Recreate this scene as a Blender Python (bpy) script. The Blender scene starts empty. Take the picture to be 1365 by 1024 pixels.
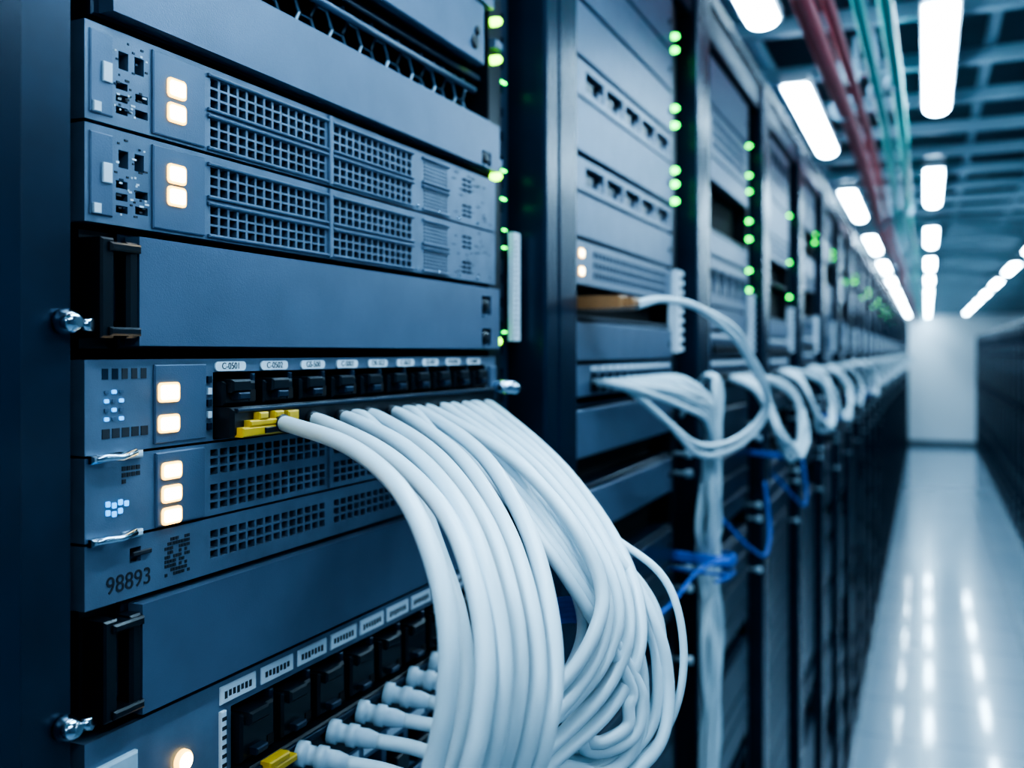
import bpy, math, random
from mathutils import Vector
random.seed(7)
ZC=2.0      # eye height above floor
FX=-0.353   # x of the equipment face plane
PITCH=0.67  # rack pitch
G0=0.326    # start of equipment in the first rack
sc=bpy.context.scene
try:
    sc.view_settings.look='AgX - High Contrast'
except Exception: pass

# ---------------------------------------------------------------- materials
MATS={}
def mat(name,col,rough=.5,metal=0.,var=.12,scale=40,bump=0.,emis=None,es=0.,coat=0.):
    m=bpy.data.materials.new(name); m.use_nodes=True
    nt=m.node_tree; b=nt.nodes['Principled BSDF']
    b.inputs['Roughness'].default_value=rough; b.inputs['Metallic'].default_value=metal
    if coat: b.inputs['Coat Weight'].default_value=coat; b.inputs['Coat Roughness'].default_value=.15
    tc=nt.nodes.new('ShaderNodeTexCoord'); n=nt.nodes.new('ShaderNodeTexNoise')
    n.inputs['Scale'].default_value=scale; n.inputs['Detail'].default_value=4
    nt.links.new(tc.outputs['Object'],n.inputs['Vector'])
    r=nt.nodes.new('ShaderNodeValToRGB')
    r.color_ramp.elements[0].position=.3; r.color_ramp.elements[1].position=.7
    r.color_ramp.elements[0].color=[c*(1-var) for c in col]+[1]
    r.color_ramp.elements[1].color=[min(1,c*(1+var)) for c in col]+[1]
    nt.links.new(n.outputs['Fac'],r.inputs['Fac']); nt.links.new(r.outputs['Color'],b.inputs['Base Color'])
    if bump:
        n2=nt.nodes.new('ShaderNodeTexNoise'); n2.inputs['Scale'].default_value=1500; n2.inputs['Detail'].default_value=2
        nt.links.new(tc.outputs['Object'],n2.inputs['Vector'])
        bp=nt.nodes.new('ShaderNodeBump'); bp.inputs['Strength'].default_value=bump; bp.inputs['Distance'].default_value=.0003
        nt.links.new(n2.outputs['Fac'],bp.inputs['Height']); nt.links.new(bp.outputs['Normal'],b.inputs['Normal'])
    if emis:
        b.inputs['Emission Color'].default_value=list(emis)+[1]; b.inputs['Emission Strength'].default_value=es
    MATS[name]=m; return m
mat('steel_blue_gray',(.110,.155,.235),.36,.35,.08,30,.35)
mat('steel_gray_light',(.140,.188,.268),.36,.35,.12,60,.35)
mat('frame_dark',(.010,.024,.050),.26,.3,.15,15,.1)
mat('rail_dark',(.017,.033,.062),.32,.4,.15,30)
mat('black_plastic',(.006,.010,.016),.32,0,.2,60)
mat('hole_black',(.002,.003,.005),.8,0,.1)
mat('cable_white',(.48,.585,.65),.36,0,.05,20)
mat('label_white',(.62,.70,.78),.5,0,.05,90)
mat('mesh_steel',(.28,.37,.46),.4,.5,.1,50)
mat('label_ink',(.02,.025,.035),.6)
mat('chrome',(.50,.6,.70),.18,1.,.05,50)
mat('clear_plastic',(.42,.52,.60),.15,0,.1,80)
mat('yellow_plastic',(.55,.34,.02),.4,0,.1,80)
mat('brown_plastic',(.30,.14,.06),.4,0,.1,80)
mat('blue_strap',(.01,.09,.42),.5,0,.1,80)
mat('led_warm',(1,.85,.6),.4,emis=(1,.86,.52),es=12)
mat('led_warm_halo',(1,.5,.1),.4,emis=(1,.55,.10),es=4.0)  # glowing surround that paints the amber halo around each LED core
mat('led_green',(.1,.9,.2),.4,emis=(.02,1,.08),es=9)
mat('led_green_yellow',(.5,.9,.1),.4,emis=(.34,1,.01),es=8)
mat('led_blue',(.1,.5,.9),.4,emis=(.06,.40,1),es=1.6)
mat('tube_light',(1,1,1),.4,emis=(.54,.81,1),es=56)
mat('fixture_metal',(.5,.55,.6),.4,.3)
mat('ceiling_metal',(.26,.37,.45),.45,.4,.1,3)
mat('ceiling_paint',(.065,.115,.155),.8,0,.2,1.5)
mat('pipe_red',(.50,.06,.09),.45,0,.1,5)
mat('pipe_green',(.03,.40,.36),.45,0,.1,5)
mat('wall_paint',(.80,.88,.93),.6,0,.03,1)
mat('wall_blue',(.16,.24,.32),.6,0,.06,1)
mat('baseboard_paint',(.10,.13,.16),.5)
fm=mat('floor_tile',(.36,.43,.50),.20,0,.04,2)
nt=fm.node_tree; b=nt.nodes['Principled BSDF']
br=nt.nodes.new('ShaderNodeTexBrick'); br.offset=0; br.inputs['Scale'].default_value=1
br.inputs['Brick Width'].default_value=.6; br.inputs['Row Height'].default_value=.6; br.inputs['Mortar Size'].default_value=.004
br.inputs['Color1'].default_value=(.36,.47,.57,1); br.inputs['Color2'].default_value=(.33,.44,.54,1); br.inputs['Mortar'].default_value=(.12,.16,.2,1)
tc=nt.nodes.new('ShaderNodeTexCoord'); nt.links.new(tc.outputs['Object'],br.inputs['Vector'])
nt.links.new(br.outputs['Color'],b.inputs['Base Color'])
b.inputs['Coat Weight'].default_value=.55; b.inputs['Coat Roughness'].default_value=.06

# ---------------------------------------------------------------- mesh builder : x=w (out of rack), y=u (along row), z=v
class MB:
    def __init__(s): s.V=[];s.F=[];s.M=[];s.S=[];s.names=[]
    def mi(s,n):
        if n not in s.names: s.names.append(n)
        return s.names.index(n)
    def face(s,ps,m,sm=False):
        i=len(s.V); s.V+= [tuple(p) for p in ps]; s.F.append(tuple(range(i,i+len(ps)))); s.M.append(s.mi(m)); s.S.append(sm)
    def box(s,u0,u1,w0,w1,v0,v1,m):
        i=len(s.V)
        s.V+=[(w0,u0,v0),(w1,u0,v0),(w1,u1,v0),(w0,u1,v0),(w0,u0,v1),(w1,u0,v1),(w1,u1,v1),(w0,u1,v1)]
        for f in ((0,3,2,1),(4,5,6,7),(0,1,5,4),(1,2,6,5),(2,3,7,6),(3,0,4,7)):
            s.F.append(tuple(i+k for k in f)); s.M.append(s.mi(m)); s.S.append(False)
    def cbox(s,u0,u1,w0,w1,v0,v1,m,c=.001):
        """box with chamfered front edges"""
        s.box(u0,u1,w0,w1-c,v0,v1,m)
        a=[(w1-c,u0,v0),(w1-c,u1,v0),(w1-c,u1,v1),(w1-c,u0,v1)]
        b=[(w1,u0+c,v0+c),(w1,u1-c,v0+c),(w1,u1-c,v1-c),(w1,u0+c,v1-c)]
        s.face(b,m)
        for k in range(4):
            l=(k+1)%4; s.face([a[k],a[l],b[l],b[k]],m)
    def rrect(s,u,v,w0,w1,a,b,r,m,n=5):
        """rounded-rectangle button"""
        P=[]
        for cx,cz,st in ((a-r,b-r,0),(-a+r,b-r,1),(-a+r,-b+r,2),(a-r,-b+r,3)):
            for i in range(n):
                t=(st+i/(n-1))*math.pi/2; P.append((u+cx+r*math.cos(t),v+cz+r*math.sin(t)))
        s.face([(w1,p[0],p[1]) for p in P],m)
        for i in range(len(P)):
            p=P[i];q=P[(i+1)%len(P)]; s.face([(w0,p[0],p[1]),(w0,q[0],q[1]),(w1,q[0],q[1]),(w1,p[0],p[1])],m)
    def plate(s,u0,u1,v0,v1,w,th,holes,m,hm='hole_black',depth=.005,wallm=None):
        R=lambda x:round(x,6)
        holes=[tuple(map(R,h)) for h in holes]
        us=sorted({R(u0),R(u1)}|{h[0] for h in holes}|{h[1] for h in holes})
        vs=sorted({R(v0),R(v1)}|{h[2] for h in holes}|{h[3] for h in holes})
        for a,b in zip(us,us[1:]):
            cm=(a+b)/2; hs=[h for h in holes if h[0]<cm<h[1]]
            st=None
            for c,d in zip(vs,vs[1:]):
                dm=(c+d)/2; solid=not any(h[2]<dm<h[3] for h in hs)
                if solid and st is None: st=c
                if not solid and st is not None:
                    s.face([(w,a,st),(w,b,st),(w,b,c),(w,a,c)],m); st=None
            if st is not None: s.face([(w,a,st),(w,b,st),(w,b,vs[-1]),(w,a,vs[-1])],m)
        q=w-depth; wm=wallm or m
        for a,b,c,d in holes:
            s.face([(q,a,c),(q,b,c),(q,b,d),(q,a,d)],hm)
            s.face([(w,a,c),(w,b,c),(q,b,c),(q,a,c)],wm); s.face([(w,a,d),(q,a,d),(q,b,d),(w,b,d)],wm)
            s.face([(w,a,c),(q,a,c),(q,a,d),(w,a,d)],wm); s.face([(w,b,c),(w,b,d),(q,b,d),(q,b,c)],wm)
        q=w-th
        s.face([(w,u0,v0),(q,u0,v0),(q,u1,v0),(w,u1,v0)],m); s.face([(w,u0,v1),(w,u1,v1),(q,u1,v1),(q,u0,v1)],m)
        s.face([(w,u0,v0),(w,u0,v1),(q,u0,v1),(q,u0,v0)],m); s.face([(w,u1,v0),(q,u1,v0),(q,u1,v1),(w,u1,v1)],m)
    def tube(s,pts,r,m,n=12,caps=True):
        pts=[Vector(p) for p in pts]; N=len(pts); base=len(s.V)
        t=(pts[1]-pts[0]).normalized(); up=Vector((0,0,1)) if abs(t.z)<.9 else Vector((0,1,0))
        nrm=(up-t*up.dot(t)).normalized()
        for i in range(N):
            t=(pts[min(i+1,N-1)]-pts[max(i-1,0)]).normalized()
            nrm=(nrm-t*nrm.dot(t)).normalized(); bn=t.cross(nrm)
            rr=r[i] if isinstance(r,(list,tuple)) else r
            for k in range(n):
                a=2*math.pi*k/n; s.V.append(tuple(pts[i]+(nrm*math.cos(a)+bn*math.sin(a))*rr))
        mi=s.mi(m)
        for i in range(N-1):
            for k in range(n):
                l=(k+1)%n; s.F.append((base+i*n+k,base+i*n+l,base+(i+1)*n+l,base+(i+1)*n+k)); s.M.append(mi); s.S.append(True)
        if caps:
            s.F.append(tuple(base+k for k in reversed(range(n)))); s.M.append(mi); s.S.append(False)
            s.F.append(tuple(base+(N-1)*n+k for k in range(n))); s.M.append(mi); s.S.append(False)
    def knob(s,u,v,w,r,l,m,n=14):
        s.tube([(w,u,v),(w+l*.7,u,v),(w+l*.92,u,v),(w+l,u,v)],[r,r,r*.8,r*.45],m,n)
    def obj(s,name,loc=(0,0,0),parent=None,bevel=0):
        me=bpy.data.meshes.new(name); me.from_pydata(s.V,[],s.F)
        for n in s.names: me.materials.append(MATS[n])
        me.polygons.foreach_set('material_index',s.M); me.polygons.foreach_set('use_smooth',s.S); me.update()
        o=bpy.data.objects.new(name,me); sc.collection.objects.link(o); o.location=loc
        if parent: o.parent=parent
        return o
def cr(P,k=8):
    P=[Vector(p) for p in P]; P=[P[0]*2-P[1]]+P+[P[-1]*2-P[-2]]; out=[]
    for i in range(1,len(P)-2):
        a,b,c,d=P[i-1:i+3]
        for j in range(k):
            t=j/k; out.append(.5*((2*b)+(c-a)*t+(2*a-5*b+4*c-d)*t*t+(3*b-a-3*c+d)*t**3))
    out.append(P[-2]); return out
def smooth(Q,n):
    for _ in range(n):
        Q=[Q[0]]+[(Q[i-1]+Q[i]*2+Q[i+1])/4 for i in range(1,len(Q)-1)]+[Q[-1]]
    return Q
def grid(u0,u1,v0,v1,nu,nv,fu=.68,fv=.68):
    h=[]; du=(u1-u0)/nu; dv=(v1-v0)/nv
    for i in range(nu):
        for j in range(nv):
            a=u0+du*i+du*(1-fu)/2; c=v0+dv*j+dv*(1-fv)/2; h.append((a,a+du*fu,c,c+dv*fv))
    return h
def text(s,u,v,w,size,parent,m='label_ink',base=(0,0,0)):
    cu=bpy.data.curves.new('marking','FONT'); cu.body=s; cu.size=size; cu.extrude=.0001; cu.align_x='CENTER'; cu.align_y='CENTER'
    o=bpy.data.objects.new('marking',cu); sc.collection.objects.link(o); cu.materials.append(MATS[m])
    o.rotation_euler=(math.pi/2,0,math.pi/2); o.parent=parent; o.location=(w,u,v); return o
GW=.4526
def led(mb,u,v,w,a=.0056,b=.0040):
    mb.rrect(u,v,w,w+.0008,a+.0009,b+.0009,.0022,'led_warm_halo')
    mb.rrect(u,v,w,w+.0014,a-.0004,b-.0004,.0014,'led_warm')

# ---------------------------------------------------------------- rack frame (shared mesh)
def frame_mesh():
    m=MB()
    bot=-2.0; top=.59
    m.cbox(-.135,-.100,-.07,.020,bot,top,'frame_dark',.003)
    m.cbox(-.098,-.044,-.07,.020,bot,top,'frame_dark',.003)
    m.box(-.101,-.097,-.07,.014,bot,top,'black_plastic')
    m.cbox(-.044,-.006,-.07,.003,bot+.02,top-.02,'rail_dark',.001)
    holes=[]
    v=-1.8
    while v<.5:
        holes.append((.498,.506,v,v+.009)); v+=.0222
    m.plate(.487,.517,bot+.05,top-.05,-.012,.004,holes,'rail_dark',depth=.003)
    m.box(.487,.517,-.05,-.016,bot+.05,top-.05,'rail_dark')
    m.cbox(GW+.003,.484,-.06,-.004,bot+.05,top-.05,'black_plastic',.001)
    m.box(.484,.535,-.12,-.10,bot+.05,top-.05,'frame_dark')
    m.box(-.135,-.120,-.92,-.07,bot,top,'frame_dark')
    m.box(-.120,.535,-.94,-.90,bot,top,'frame_dark')
    m.cbox(-.135,.535,-.92,.018,top-.0,top+.03,'frame_dark',.003)
    m.cbox(-.044,.535,-.06,.012,top-.055,top,'frame_dark',.003)
    m.cbox(-.044,.535,-.06,.016,bot,bot+.09,'frame_dark',.003)
    m.box(-.120,.535,-.9,-.06,bot+.02,bot+.06,'frame_dark')
    return m
fmesh=None
def new_frame(k):
    global fmesh
    if fmesh is None:
        o=frame_mesh().obj('server_rack'); fmesh=o.data
    else:
        o=bpy.data.objects.new('server_rack',fmesh); sc.collection.objects.link(o)
    o.location=(FX,G0+PITCH*k,ZC); return o
def LOC(k): return (FX,G0+PITCH*k,ZC)

# ---------------------------------------------------------------- generic units
def body(m,v0,v1,w=-.006,d=.42,u0=.004,u1=GW-.004): m.box(u0,u1,-d,w,v0+.0008,v1-.0008,'rail_dark')
def u_blank(m,v0,v1,mt='steel_blue_gray'):
    m.cbox(.0,GW-.02,-.004,.003,v0+.001,v1-.001,mt,.0012)
    m.box(.004,GW-.024,-.40,-.004,v0+.002,v1-.002,'rail_dark')
    m.knob(GW-.035,(v0+v1)/2,.003,.004,.002,'black_plastic')
def u_darkblank(m,v0,v1): u_blank(m,v0,v1,'rail_dark')
def u_vent(m,v0,v1):
    h=v1-v0; hs=grid(.06,.40,v0+h*.15,v1-h*.15,24,3)
    m.plate(0,GW-.02,v0+.001,v1-.001,.002,.008,hs,'steel_gray_light'); body(m,v0,v1,u1=GW-.024)
    led(m,.02,v0+h*.3,.002); led(m,.02,v0+h*.7,.002)
def u_slots(m,v0,v1):
    h=v1-v0; hs=grid(.03,.42,v0+h*.2,v1-h*.2,5,1,.86,.9)
    m.plate(0,GW-.02,v0+.001,v1-.001,.002,.012,hs,'steel_gray_light',depth=.010); body(m,v0,v1,-.010,u1=GW-.024)
    for a,b,c,d in hs:
        m.box(a+.006,a+.03,-.006,.000,c+.002,c+(d-c)*.55,'rail_dark'); m.box(b-.02,b-.004,-.006,.001,c+.002,c+(d-c)*.4,'steel_blue_gray')
def u_patch(m,v0,v1):
    h=v1-v0; hs=grid(.05,.42,v0+h*.12,v1-h*.30,12,1,.8,1)
    m.plate(0,GW-.02,v0+.001,v1-.001,.002,.014,hs,'steel_blue_gray',depth=.012,hm='hole_black'); body(m,v0,v1,-.013,u1=GW-.024)
    for a,b,c,d in hs:
        m.cbox(a+.003,b-.003,-.01,.009,c,c+(d-c)*.6,'black_plastic',.001)
        m.box(a,b,.002,.0026,v1-h*.22,v1-h*.08,'label_white')
def u_dark(m,v0,v1):
    m.box(0.002,GW-.022,-.4,-.03,v0,v1,'hole_black'); m.cbox(0,GW-.02,-.03,.0,v0,v0+.004,'rail_dark',.001)
KIND=dict(b=u_blank,v=u_vent,s=u_slots,p=u_patch,d=u_dark,k=u_darkblank)
RACK2=[(.327,.389,'b'),(.391,.45,'b'),(.452,.53,'b'),(.2835,.325,'s'),(.221,.282,'b'),(.179,.217,'s'),(.127,.177,'b'),(.075,.125,'v'),
 (.037,.075,'d'),(-.010,.035,'b'),(-.050,-.0125,'p'),(-.061,-.051,'d'),(-.118,-.0626,'b'),(-.154,-.120,'d'),(-.208,-.156,'b'),(-.26,-.21,'d'),(-.31,-.262,'k')]
v=-.31
while v>-1.8:
    hh=random.choice([.0445,.0445,.089]); RACK2.append((v-hh,v-.002,random.choice('kkkdd'))); v-=hh
NAME=dict(b='blanking_panel',k='blanking_panel',v='rack_server',s='disk_array',p='patch_panel',d='rack_shelf')

# ---------------------------------------------------------------- first rack (detailed)
R0=new_frame(0)
L0=LOC(0); Z=(0,0,0)
def server(v0,v1,bands,name,leds):
    m=MB(); hs=[]
    for a,b in bands:
        hs+=grid(.0826,.1907,a,b,14,3,.76,.78); hs+=grid(.1991,.3023,a,b,13,3,.76,.78)
        hs+=grid(.3197,.3600,a+.001,b-.001,8,5,.6,.55)
        hs+=grid(.386,.404,a+.002,b-.002,2,3,.85,.55)
    h=v1-v0
    hs+=grid(.018,.038,v0+h*.55,v0+h*.85,2,1,.6,.6)
    hs+=grid(.018,.026,v0+h*.12,v0+h*.5,1,3,.9,.6); hs+=grid(.030,.039,v0+h*.12,v0+h*.45,1,2,.9,.5)
    m.plate(0,GW,v0+.0006,v1-.0006,.004,.010,hs,'steel_gray_light',depth=.008)
    body(m,v0,v1,-.006)
    for a,b in bands:
        for x0,x1 in ((.081,.1925),(.1975,.304),(.318,.362)):
            m.cbox(x0,x1,.004,.0060,b,b+.0016,'steel_gray_light',.0006); m.cbox(x0,x1,.004,.0060,a-.0016,a,'steel_gray_light',.0006)
    m.cbox(.1930,.1970,.004,.0060,v0+.001,v1-.001,'steel_gray_light',.0006)
    m.cbox(.041,.078,.004,.0055,v0+.002,v1-.003,'steel_blue_gray',.0006)
    m.cbox(.0025,.016,.004,.0050,v0+.004,v1-.004,'steel_blue_gray',.0006)
    for vv in leds: led(m,.0565,vv,.0055)
    m.cbox(.009,.0145,.005,.0062,v0+h*.42,v0+h*.62,'label_white',.0003)
    m.cbox(.0035,.008,.005,.0062,v0+h*.1,v0+h*.2,'label_white',.0003)
    for i in range(4): m.knob(.3+.035*i+.01,v0+.0035,.004,.0012,.0012,'chrome',8)
    for i in range(34):
        a=random.uniform(.017,.037); c=random.uniform(v0+.004,v1-.004)
        m.box(a,a+random.uniform(.0008,.003),.004,.0043,c,c+.0009,random.choice(['label_ink','label_white','rail_dark']))
    for i in range(24):
        a=random.uniform(.367,.44); c=random.uniform(v0+.004,v1-.004)
        m.box(a,a+random.uniform(.002,.008),.004,.0043,c,c+.0008,random.choice(['label_ink','rail_dark']))
    return m.obj(name,L0)
server(.1055,.1515,[(.1295,.1460),(.1090,.1245)],'rack_server',[.1326,.1203])
server(.0590,.1050,[(.0830,.0990),(.0625,.0780)],'rack_server',[.0896,.0784])
def blank(v0,v1,u0,u1,name='blanking_panel',handle=True,holes=2):
    m=MB(); h=v1-v0
    hs=[(GW-.038,GW-.020,v0+h*.08,v0+h*.34)]
    if holes>1: hs.append((GW-.038,GW-.020,v0+h*.56,v0+h*.84))
    m.plate(u0,u1,v0+.0015,v1-.0015,.009,.009,hs,'steel_blue_gray',depth=.007)
    m.cbox(u0-.004,u1+.002,-.004,.0,v0,v1,'rail_dark',.001)
    m.box(u0,u1,-.4,-.004,v0+.002,v1-.002,'rail_dark')
    for a,b,c,d in hs:
        m.knob((a+b)/2,(c+d)/2,.002,.0055,.008,'black_plastic')
        m.cbox(a+.001,a+.006,.009,.0105,c-.002,c,'steel_gray_light',.0003)
    if handle:
        m.box(.004,u0-.002,-.2,-.004,v0,v1,'black_plastic')
        m.cbox(u0-.024,u0-.016,-.004,.010,v0+.005,v1-.004,'black_plastic',.001)
        m.cbox(u0-.008,u0-.001,-.004,.010,v0+.005,v1-.005,'black_plastic',.0015)
        m.cbox(u0-.018,u0-.008,-.004,.003,v0+.012,v1-.012,'rail_dark',.001)
        m.cbox(u0-.020,u0-.001,.002,.012,v1-.010,v1-.006,'black_plastic',.001)
        m.cbox(u0-.020,u0-.001,.002,.012,v0+.006,v0+.010,'black_plastic',.001)
    return m.obj(name,L0)
blank(.0017,.0567,.028,GW-.002)
blank(-.1746,-.1189,.030,GW-.002)
blank(.156,.199,.012,GW-.002,handle=False,holes=1)
m=MB(); u_blank(m,.246,.300); m.knob(GW-.04,.262,.003,.006,.002,'black_plastic'); m.obj('blanking_panel',L0)
m=MB(); m.plate(0,GW,.302,.35,.003,.01,grid(.08,.42,.308,.344,24,3),'steel_gray_light'); body(m,.302,.35,-.007); m.obj('rack_server',L0)
for a,b in ((.352,.43),(.432,.53)):
    m=MB(); u_blank(m,a,b); m.obj('blanking_panel',L0)
m=MB()
m.box(.004,GW-.004,-.30,-.29,.200,.245,'hole_black')
for w in (-.01,-.10): m.cbox(.0,GW,w-.012,w,.239,.245,'rail_dark',.001)
m.cbox(.0,GW,-.012,.0,.200,.204,'steel_blue_gray',.001)
m.tube([(-.012,.01,.230),(-.012,GW-.01,.230)],.003,'steel_blue_gray',10)
R=.0125
for i in range(26):
    for j in range(3):
        cu=.012+i*R*1.5; cv=.208+j*R*1.732+(R*.866 if i%2 else 0)
        if cu>GW-.01 or cv>.245: continue
        pts=[(-.018,cu+R*math.cos(a*math.pi/3),cv+R*math.sin(a*math.pi/3)) for a in range(7)]
        m.tube(pts,.0016,'mesh_steel',6,False)
m.obj('honeycomb_air_baffle',L0)

def big_patch(v0,v1,portv,name,nb,ua,ub):
    m=MB(); a,b=portv
    m.plate(0,GW,v0+.0006,v1-.0006,.004,.020,[(ua,ub,a,b)],'steel_gray_light',depth=.018,wallm='black_plastic')
    body(m,v0,v1,-.016)
    du=(ub-ua)/nb
    for i in range(nb):
        x=ua+du*i; t=b-.001; lo=a+(b-a)*.50
        m.cbox(x+.0015,x+du*.84,-.012,.010,lo,t-.004,'black_plastic',.0015)
        m.cbox(x+du*.12,x+du*.58,-.012,.014,t-.010,t-.003,'black_plastic',.0012)
        m.cbox(x+du*.22,x+du*.50,.010,.0155,lo+.003,lo+.007,'rail_dark',.0008)
        m.cbox(x+du*.86,x+du*.97,-.012,.006,lo,t,'rail_dark',.0008)
        m.box(x+du*.64,x+du*.80,.010,.0105,lo+.002,lo+.008,'hole_black')
    m.cbox(ua+.001,ub-.004,-.012,.016,a+.001,a+(b-a)*.48,'black_plastic',.002)
    m.cbox(ua+.004,ub-.008,.010,.0175,a+(b-a)*.40,a+(b-a)*.46,'rail_dark',.0005)
    return m
m=big_patch(-.0475,-.0027,(-.0465,-.0105),'x',10,.0855,.4300)
m.cbox(.042,.079,.004,.0055,-.0450,-.006,'steel_blue_gray',.0006)
led(m,.0510,-.0198,.0055,.0064); led(m,.0510,-.0354,.0055,.0064,.0036)
for i in range(5): m.box(.010+i*.006,.0135+i*.006,.004,.0043,-.0125,-.0075,'label_ink' if i>1 else 'rail_dark')
for i in range(5): m.box(.010+i*.006,.0145+i*.006,.004,.0043,-.0400,-.0355,'label_ink')
for i in range(3):
    for j in range(4): m.rrect(.0125+i*.0045,-.0184-j*.0042,.004,.0046,.0013,.0009,.0005,'led_blue' if (i+j)%2 else 'steel_blue_gray',3)
for j in range(5): m.box(.0805,.0835,.004,.0052,-.016-j*.0062,-.0125-j*.0062,'label_white' if j%2 else 'rail_dark')
for (a,b,c,d) in ((.098,.150,-.0452,-.0400),(.104,.140,-.0400,-.0365),(.112,.120,-.0365,-.0325),(.126,.134,-.0365,-.0325),(.138,.148,-.0440,-.0330)):
    m.cbox(a-.008,b-.008,.012,.0205,c,d,'yellow_plastic',.0008)
m.cbox(.108,.120,.0200,.0215,-.0440,-.0410,'black_plastic',.0004)
m.tube([(.004,.445,-.030),(.016,.446,-.030),(.022,.452,-.031),(.020,.464,-.032)],[.005,.0065,.006,.004],'chrome',12)
m.cbox(.436,.450,.004,.007,-.040,-.012,'steel_blue_gray',.001)
pp=m.obj('patch_panel',L0)
lab=MB()
for i in range(9):
    x=.0875+i*.0385
    lab.rrect(x+.0115,-.0074,.004,.0050,.0125,.0026,.0024,'label_white')
lo=lab.obj('label_strip',(0,0,0),pp)
for i,s in enumerate(['C-0501','C-0502','GS-500','C-S002','OB-SG2','C-0622','GS-007','WA0003','B-0009']):
    text(s,.099+i*.0385,-.0074,.0051,.0050,pp)

m=MB(); hs=[]
for a,b in ((-.0655,-.0510),(-.0840,-.0695)):
    hs+=grid(.0826,.1907,a,b,14,3,.76,.74); hs+=grid(.1991,.3023,a,b,13,3,.76,.74); hs+=grid(.3197,.3600,a,b,8,5,.6,.55)
m.plate(0,GW,-.0866,-.0482,.004,.010,hs,'steel_gray_light',depth=.008); body(m,-.0866,-.0482)
m.cbox(.043,.078,.004,.0055,-.0860,-.0495,'steel_blue_gray',.0006)
for vv in (-.0590,-.0706,-.0815): led(m,.0530,vv,.0055,.0060,.0034)
for i in range(9): m.box(.022+.003*(i%4),.0242+.003*(i%4),.004,.0044,-.0560-.003*(i//4),-.0540-.003*(i//4),'label_ink')
for i in range(7):
    m.rrect(.0133+.0038*(i%4),-.0705-.0040*(i//4)-.001*(i%2),.004,.0046,.0012,.0013,.0005,'led_blue',3)
m.cbox(.1930,.1970,.004,.0060,-.0860,-.0490,'steel_gray_light',.0006)
m.obj('rack_server',L0)
m=MB(); hs=grid(.0826,.1907,-.1100,-.0940,14,3,.76,.76)+grid(.1991,.3023,-.1100,-.0940,13,3,.76,.76)+[(.027,.034,-.1005,-.0935)]
m.plate(0,GW,-.1172,-.0880,.004,.010,hs,'steel_gray_light',depth=.008); body(m,-.1172,-.0880)
m.cbox(.0280,.0400,.004,.0055,-.0975,-.0955,'label_ink',.0003)
for i in range(9):
    for j in range(9):
        if random.random()<.65: m.box(.050+i*.0020,.0516+i*.0020,.004,.0043,-.0945-j*.0022,-.0930-j*.0022,'label_ink')
so=m.obj('rack_server',L0)
text('98893',.0265,-.1090,.0042,.0115,so)
m=MB()
for vv in (-.0490,-.0868):
    m.cbox(.001,.012,.004,.008,vv-.0015,vv+.0022,'chrome',.001)
    m.tube([(.005,.002,vv),(.009,.008,vv+.001),(.008,.018,vv),(.009,.026,vv+.002)],.0018,'chrome',10)
    m.cbox(.022,.034,.004,.0065,vv-.0015,vv+.0020,'clear_plastic',.001)
for vv in (.0135,-.165):
    m.tube([(.003,-.012,vv),(.006,-.012,vv),(.010,-.0115,vv),(.013,-.011,vv)],[.0055,.0060,.0050,.0025],'chrome',16)
    m.tube([(.004,-.004,vv-.001),(.010,-.001,vv-.001)],.003,'chrome',10)
m.obj('rack_latch_set',L0)

m=big_patch(-.2600,-.1766,(-.2560,-.1930),'x',9,.1000,.4300)
m.cbox(.090,.0945,.004,.006,-.2400,-.1930,'label_white',.0005)
for j in range(9): m.box(.0905,.094,.006,.0063,-.2380+j*.005,-.2360+j*.005,'label_ink')
m.tube([(.004,.0620,-.2080),(.0062,.0620,-.2080),(.0068,.0620,-.2080)],[.0058,.0056,.0052],'led_warm_halo',20)
m.tube([(.0060,.0620,-.2080),(.0074,.0620,-.2080)],[.0048,.0044],'led_warm',20)
m.cbox(.005,.03,.004,.007,-.200,-.190,'clear_plastic',.001)
for (a,b,c,d) in ((.104,.135,-.2330,-.2290),(.110,.128,-.2290,-.2250)): m.cbox(a,b,.016,.023,c,d,'yellow_plastic',.0008)
pe=m.obj('patch_panel',L0)
lab=MB()
for i in range(10):
    x=.0905+i*.0350
    lab.cbox(x,x+.0300,.004,.0052,-.1895,-.1800,'label_white',.0005)
    for j in range(7): lab.box(x+.003+j*.0034,x+.0052+j*.0034,.0052,.0054,-.1870+random.uniform(0,.001),-.1830,'label_ink')
lab.obj('label_strip',(0,0,0),pe)
v=-.262
i=0
while v>-1.8:
    hh=[.0445,.089,.0445][i%3]; m=MB(); kd='pbv'[i%3]; KIND[kd](m,v-hh,v-.002); m.obj(NAME[kd],L0); v-=hh; i+=1

def leds_on(vs,mm='led_green',r=.0042):
    m=MB()
    for vv in vs: m.tube([(-.004,.463,vv),(.001,.463,vv),(.004,.463,vv),(.0055,.463,vv)],[r,r,r*.8,r*.35],mm,12)
    return m
m=leds_on([.295,.261,.157,.010,-.118],'led_green_yellow',.0040)
for i in range(9):
    vv=random.uniform(-.2,.5); m.cbox(.502+random.uniform(-.01,.006),.510,-.012,-.010,vv,vv+.0014,'led_green',.0003)
for vv in (.19,.295): m.cbox(.456,.472,-.004,.003,vv-.025,vv-.017,'steel_gray_light',.001)
m.obj('status_led_strip',L0)
m=MB(); m.cbox(.509,.525,-.008,-.002,.0106,.113,'label_white',.0005)
for j in range(20): m.box(.511,.517,-.002,-.0018,.016+j*.0046,.0172+j*.0046,'label_ink')
m.obj('asset_tag',L0)

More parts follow.
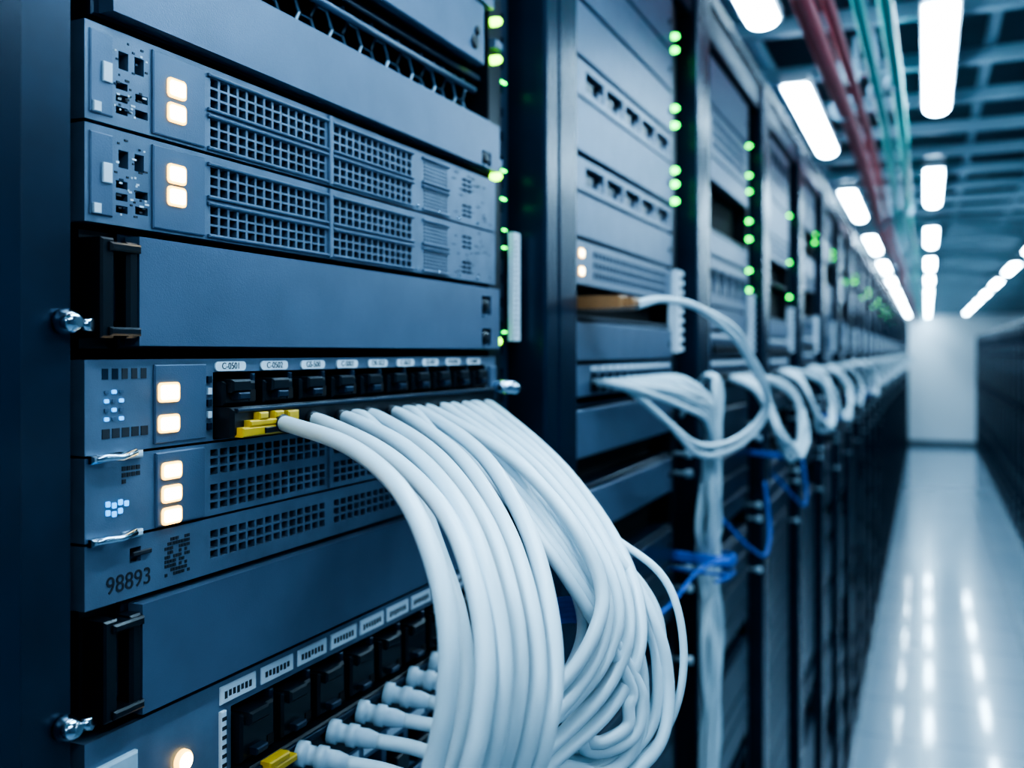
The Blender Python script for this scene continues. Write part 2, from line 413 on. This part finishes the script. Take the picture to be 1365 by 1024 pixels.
# ---------------------------------------------------------------- main cable bundle
def W(x,s,v): return Vector((x,s,ZC+v))
C1=[W(-.340,.455,-.0395),W(-.318,.440,-.0402),W(-.256,.402,-.0473),W(-.206,.3686,-.0634),W(-.179,.3476,-.0875),W(-.167,.3363,-.1132),W(-.166,.3315,-.1375),W(-.170,.3298,-.1587),W(-.19,.330,-.23),W(-.22,.35,-.34),W(-.27,.38,-.60),W(-.29,.40,-1.2),W(-.30,.42,-1.97)]
CM=[W(-.340,.610,-.0415),W(-.320,.595,-.0425),W(-.2371,.5077,-.0563),W(-.1828,.4439,-.0817),W(-.1581,.411,-.109),W(-.148,.3935,-.1365),W(-.148,.3827,-.1587),W(-.1547,.3798,-.181),W(-.18,.375,-.25),W(-.22,.38,-.36),W(-.27,.40,-.60),W(-.29,.42,-1.2),W(-.30,.44,-1.97)]
CR=[W(-.340,.630,-.0420),W(-.322,.616,-.0430),W(-.237,.550,-.0640),W(-.1850,.518,-.0961),W(-.1630,.5082,-.1288),W(-.1621,.4940,-.152),W(-.1704,.4753,-.1722),W(-.186,.449,-.189),W(-.20,.41,-.225),W(-.23,.40,-.36),W(-.27,.42,-.60),W(-.29,.44,-1.2),W(-.30,.46,-1.97)]
CN=[W(-.340,.735,-.0440),W(-.322,.718,-.0455),W(-.2347,.635,-.0770),W(-.173,.5786,-.1207),W(-.1514,.5443,-.1604),W(-.1594,.5191,-.1923),W(-.176,.4685,-.207),W(-.19,.420,-.219),W(-.20,.39,-.27),W(-.23,.40,-.38),W(-.27,.43,-.60),W(-.29,.46,-1.2),W(-.30,.48,-1.97)]
m=MB()
def jit(p,a): return p+Vector((random.uniform(-a,a),random.uniform(-a,a),random.uniform(-a,a)))
def run(A,B,t,off=(0,0,0),ja=.003,r=.0044,boot=True):
    P=[]; o1=jit(Vector((0,0,0)),ja); o2=jit(Vector((0,0,0)),ja)
    for j,(a,b) in enumerate(zip(A,B)):
        q=a.lerp(b,t)
        if 2<=j<=9:
            f=(j-2)/7; e=min(1,(j-1)/2)
            q=q+(Vector(off)+o1*(1-f)+o2*f)*e
        P.append(q)
    m.tube(smooth(cr(P,10),6),r,'cable_white',14)
    if boot: m.tube([P[0]+Vector((-.010,.005,0)),P[0],P[0].lerp(P[1],.5)],[.0060,.0060,.0048],'black_plastic',12)
for t in (0,.20,.40,.60,.80,1.0): run(C1,CM,t,ja=.005)
for t in (.50,.92): run(C1,CM,t,off=(-.022,.008,-.016),ja=.006,boot=False,r=.0040)
for t in (0,.22,.40,.60,.80,1.0): run(CR,CN,t,ja=.006,r=.0041)
for t in (.25,.75): run(CR,CN,t,off=(-.020,.004,-.016),ja=.009,r=.0038,boot=False)
# slack loops: lazy curls that turn back under the bundle
LP=[W(-.335,.715,-.043),W(-.26,.655,-.070),W(-.185,.592,-.110),W(-.1528,.5655,-.150),W(-.1424,.559,-.1897),W(-.1475,.546,-.2232),W(-.1672,.5158,-.2350),W(-.1869,.4856,-.2250),W(-.200,.450,-.2080),W(-.220,.425,-.215),W(-.25,.42,-.28),W(-.28,.45,-.6),W(-.29,.47,-1.2),W(-.30,.49,-1.97)]
c=W(-.165,.512,-.190)
for i in range(11):
    s=[1.16,1.02,.96,.90,.83,.76,.68,.60,.52,.43,.34][i]; o=jit(Vector((0,0,0)),.008)
    P2=[]
    for j,q in enumerate(LP):
        if j<3: q=q+Vector((-.006,-.009*i,-.002))
        if 3<=j<=8: q=c+(q-c)*s+o+Vector((0,0,-.010*(1-s)*2)); q=jit(q,.002)
        P2.append(q)
    m.tube(smooth(cr(P2,10),5),.0037 if i else .0024,'cable_white',12)
m.obj('network_cable_bundle')
m=MB()
for i in range(6):
    u=.470+i*.0330; vv=-.2330+.001*i
    a=W(-.337,u,vv)
    d=Vector((.9,.25,-.15)).normalized()
    pts=[a,a+d*.006,a+d*.0062,a+d*.012,a+d*.0122,a+d*.018,a+d*.0182,a+d*.024,a+d*.032]
    m.tube(pts,[.0074,.0074,.0056,.0056,.0070,.0070,.0056,.0060,.0042],'clear_plastic',12)
    P=[a+d*.030,a+d*.060,a+d*.095+Vector((0,.005,-.012)),a+Vector((.10,.02,-.08)),a+Vector((.06,.02,-.2)),a+Vector((.04,.03,-.33)),a+Vector((.03,.03,-.60))]
    m.tube(cr(P,8),.0044,'cable_white',12)
m.obj('patch_lead_set')
m=MB(); P=[W(-.215,.530,-.150),W(-.195,.540,-.146),W(-.180,.535,-.146),W(-.172,.520,-.148)]
for dz in (0,.003,.006,.009,.012): m.tube([p+Vector((0,0,-dz)) for p in cr(P,5)],.0020,'blue_strap',8)
m.obj('cable_tie')

# ---------------------------------------------------------------- second rack
R1=new_frame(1); L1=LOC(1)
for a,b,kd in RACK2:
    m=MB(); KIND[kd](m,a,b); m.obj(NAME[kd],L1)
m=leds_on([.483,.462,.373,.347,.278,.257,.231],r=.0044); m.obj('status_led_strip',L1)
def comb(m):
    m.cbox(.436,.446,-.004,.012,.0,.124,'label_white',.001)
    for j in range(9): m.cbox(.444,.462,.000,.014,.002+j*.0142,.009+j*.0142,'label_white',.001)
def knobs(m):
    for vv in (-.155,-.185,-.33,-.36,-.47):
        m.tube([(-.004,.470,vv),(.014,.470,vv),(.015,.470,vv),(.024,.470,vv),(.026,.470,vv)],[.004,.004,.007,.007,.005],'clear_plastic',12)
m=MB(); comb(m); m.obj('cable_comb',L1)
m=MB(); knobs(m); m.obj('cable_spool_set',L1)
m=MB(); m.cbox(.012,.075,.0,.050,.048,.062,'brown_plastic',.002); m.cbox(.02,.06,.05,.062,.050,.060,'brown_plastic',.002); m.obj('fiber_connector',L1)
m=MB()
for o in (0,.012):
    P=[W(-.295,1.04,.055-o*.3),W(-.275,1.08,.060),W(-.25,1.146,.0535),W(-.225,1.25,.030),W(-.22,1.336,-.002),W(-.215,1.44,-.045),W(-.22,1.484,-.078),W(-.24,1.470,-.112),W(-.26,1.38,-.128),W(-.27,1.237,-.118),W(-.29,1.16,-.085),W(-.32,1.10,-.045),W(-.352,1.08,-.035)]
    P=[p+Vector((0,0,-o)) if 2<j<10 else p for j,p in enumerate(P)]
    m.tube(cr(P,10),.0042,'cable_white',12)
m.obj('fiber_patch_lead')
def hang(m,base,n,seed,r=.0042,bot=-1.2):
    rnd=random.Random(seed)
    for i in range(n):
        j=lambda a:rnd.uniform(-a,a)
        u0=.06+.34*i/n
        P=[(.002,u0,-.034),(.035,u0+.01,-.038),(.062,u0*.6+.19,-.062+j(.01)),(.066,.40+j(.02),-.10+j(.02)),(.055+j(.01),.468+j(.02),-.16+j(.02)),(.045+j(.015),.487+j(.03),-.27),(.040+j(.015),.49+j(.012),-.33),(.045+j(.015),.49+j(.035),-.45),(.045+j(.015),.49+j(.03),-.60),(.03+j(.02),.49+j(.02),-.8),(.03,.49+j(.01),bot)]
        m.tube(cr([base+Vector(p) for p in P],6),r,'cable_white',8)
    for i in range(n//2+2):
        j=lambda a:rnd.uniform(-a,a)
        P=[(.0,.500,-.10),(.03,.490,-.05),(.05,.488+j(.02),-.035),(.06,.49+j(.03),-.07),(.055,.49+j(.045),-.2),(.05+j(.01),.49+j(.012),-.33),(.05+j(.01),.495+j(.04),-.45),(.045,.49+j(.02),-.7),(.03,.49,bot)]
        m.tube(cr([base+Vector(p) for p in P],6),r,'cable_white',8)
m=MB(); hang(m,Vector((0,0,0)),10,3); m.obj('network_cable_bundle',L1)
def strap(m,v,n=3,r=.0022):
    P=[(.0,.44,v+.01),(.07,.45,v+.005),(.085,.49,v),(.07,.53,v-.004),(.05,.56,v-.01)]
    for i in range(n): m.tube([Vector(p)+Vector((0,0,-.0035*i)) for p in cr(P,6)],r,'blue_strap',8)
    P=[(.07,.46,v),(.09,.42,v+.008),(.08,.37,v+.012)]
    m.tube(cr(P,6),r,'blue_strap',8)
m=MB(); strap(m,-.31,4,.0026); strap(m,-.335,1)
m.tube(cr([(.0,.02,-.27),(.04,.08,-.315),(.05,.22,-.325),(.055,.36,-.31),(.075,.44,-.305),(.08,.47,-.31)],6),.0028,'blue_strap',8)
m.obj('cable_tie',L1)

# ---------------------------------------------------------------- remaining racks (shared equipment meshes)
def fill_mesh(seed,nled=3,cables=5,gray=True):
    rnd=random.Random(seed); m=MB()
    v=.53
    while v>-1.85:
        if .06>v>-.02: hh,kd=.05,'p'
        else:
            hh=rnd.choice([.0445,.0445,.06,.089]); kd=rnd.choice('bbsvbd' if v>.0 else 'kddkk')  # low units get dark fronts: shade low in the row painted into colour
            if not gray: kd=rnd.choice('kdkkd')
        KIND[kd](m,v-hh,v-.003); v-=hh
    for vv in ([.447,.383,.348,.284,.245,.177,.135] if nled>4 else [rnd.uniform(.12,.46) for _ in range(nled)]):
        m.tube([(-.004,.463,vv),(.001,.463,vv),(.0055,.463,vv)],[.0042,.0042,.002],'led_green',8)
    if not gray: return m
    comb(m); knobs(m)
    for i in range(cables):
        j=lambda a:rnd.uniform(-a,a)
        P=[(.002,.20+.03*i,-.045),(.05,.24+.02*i,-.075),(.085+j(.01),.28+j(.03),-.145+j(.015)),(.10+j(.01),.33+j(.03),-.195+j(.02)),(.11+j(.01),.40+j(.02),-.20+j(.018)),(.115+j(.008),.46+j(.01),-.16+j(.014)),(.10,.47+j(.01),-.10+j(.01)),(.07,.43,-.066+j(.006)),(.03,.40,-.052),(.0,.37,-.045)]
        m.tube(cr(P,6),.0062,'cable_white',7)
    if seed%2: strap(m,-.22)
    P=[(.01,.10,-.30),(.05,.16,-.36),(.06,.30,-.40),(.05,.42,-.36),(.03,.48,-.28)]
    if cables>4: m.tube(cr(P,6),.0035,'blue_strap',7)
    return m
fills=[]
for sd,nl,nc in ((11,7,5),(12,3,6),(15,2,4),(17,1,1),(18,2,2)):
    o=fill_mesh(sd,nl,nc).obj('installed_equipment'); fills.append(o)
opp=fill_mesh(21,0,0,False).obj('installed_equipment')
used=set()
NR=32
def place(k,f=None):
    fr=new_frame(k)
    if f is None:
        f=fills[0] if k==2 else (fills[1] if k==3 else (fills[2] if k in(4,7) else fills[3+k%2]))
    if f.name not in used: o=f; used.add(f.name)
    else:
        o=bpy.data.objects.new('installed_equipment',f.data); sc.collection.objects.link(o)
    o.parent=fr; o.location=(0,0,0); return fr
for k in range(2,NR): place(k)
for k in (-1,-2,-3): place(k)
for j in range(24):
    fr=place(3+j,opp); fr.rotation_euler=(0,0,math.pi); fr.scale=(1,1,.89)
    fr.location=(.92,5.6+.67*j,1.78)

# ---------------------------------------------------------------- room shell
def shell(name,x0,x1,y0,y1,z0,z1,mt):
    m=MB(); m.box(y0,y1,x0,x1,z0,z1,mt); return m.obj(name)
YB=22.6; YF=-3.2; XL=-1.6; XR=3.4; ZT=3.25
shell('floor',XL,XR,YF,YB,-.1,0,'floor_tile')
shell('ceiling',XL,XR,YF,YB,ZT,ZT+.1,'ceiling_paint')
shell('wall_far',XL,XR,YB,YB+.1,0,ZT,'wall_paint')
shell('wall_near',XL,XR,YF-.1,YF,0,ZT,'wall_blue')
shell('wall_left',XL-.1,XL,YF,YB,0,ZT,'wall_blue')
shell('wall_right',XR,XR+.1,YF,YB,0,ZT,'wall_blue')
shell('baseboard_far',XL,XR,YB-.02,YB,0,.12,'baseboard_paint')
m=MB()
y=YF+.3
while y<YB:
    m.box(y,y+.035,XL,XR,2.80,2.84,'ceiling_metal'); y+=.45
x=XL+.25
while x<XR:
    m.box(YF,YB,x,x+.025,2.842,2.88,'ceiling_metal'); x+=.30
y=YF+.75
while y<YB:
    for x in (XL+.55,.55,1.75,2.9): m.box(y,y+.012,x,x+.012,2.88,ZT,'ceiling_metal')
    y+=1.8
m.obj('ceiling_grid')
fm_mesh=None
def lum(x,y):
    global fm_mesh
    if fm_mesh is None:
        m=MB()
        m.box(-.52,.52,-.042,.042,.018,.045,'fixture_metal')
        n=8; prof=[(.036*math.cos(a),-.022*math.sin(a)+.018) for a in [math.pi*i/n for i in range(n+1)]]
        for (xa,za),(xb,zb) in zip(prof,prof[1:]): m.face([(xa,-.5,za),(xa,.5,za),(xb,.5,zb),(xb,-.5,zb)],'tube_light',True)
        for ys in (-.5,.5): m.face([(a,ys,b) for a,b in (prof if ys<0 else prof[::-1])],'tube_light')
        o=m.obj('ceiling_light'); fm_mesh=o.data
    else:
        o=bpy.data.objects.new('ceiling_light',fm_mesh); sc.collection.objects.link(o)
    o.location=(x,y,2.755)
for i in range(-2,10): lum(.03,2.85+2.12*i)
lum(-.35,-.6); lum(-.35,.35); lum(-.35,1.80)
for i in range(0,10): lum(-.35,3.40+2.0*i)
for i in range(-2,10): lum(.72,1.6+2.1*i)  # near fixtures of this row are unseen, added for frontal light on the racks
for i in range(0,5): lum(2.2,1.2+4.2*i)
def pipe(name,x,z,r,mt,wob,y0=-3,y1=22):
    m=MB(); P=[]; y=y0; i=0
    while y<=y1:
        P.append((x+wob*math.sin(i*1.3),y,z+wob*.6*math.cos(i*1.7))); y+=1.0; i+=1
    m.tube(cr(P,5),r,mt,12)
    y=y0+.8
    while y<y1: m.box(y,y+.02,x-.006,x+.006,z,2.80,'ceiling_metal'); m.tube([(x,y,z),(x,y+.02,z)],r*1.5,'ceiling_metal',12); y+=2.4
    m.obj(name)
pipe('red_cable_conduit',-.20,2.62,.019,'pipe_red',.012)
pipe('red_cable_conduit',-.166,2.64,.012,'pipe_red',.010)
pipe('green_cable_conduit',-.120,2.66,.012,'pipe_green',.008)
pipe('green_cable_conduit',-.075,2.68,.015,'pipe_green',.008)

# ---------------------------------------------------------------- world & camera
w=bpy.data.worlds.new('world'); sc.world=w; w.use_nodes=True
w.node_tree.nodes['Background'].inputs[0].default_value=(.25,.4,.6,1); w.node_tree.nodes['Background'].inputs[1].default_value=.3
cd=bpy.data.cameras.new('camera'); co=bpy.data.objects.new('camera',cd); sc.collection.objects.link(co)
co.location=(0,0,ZC); co.rotation_euler=(math.pi/2,0,math.radians(23.15))
cd.sensor_width=36; cd.lens=34.07; cd.shift_y=-42/1365; cd.clip_start=.01; cd.clip_end=100
cd.dof.use_dof=True; cd.dof.focus_distance=.50; cd.dof.aperture_fstop=6.5
sc.camera=co
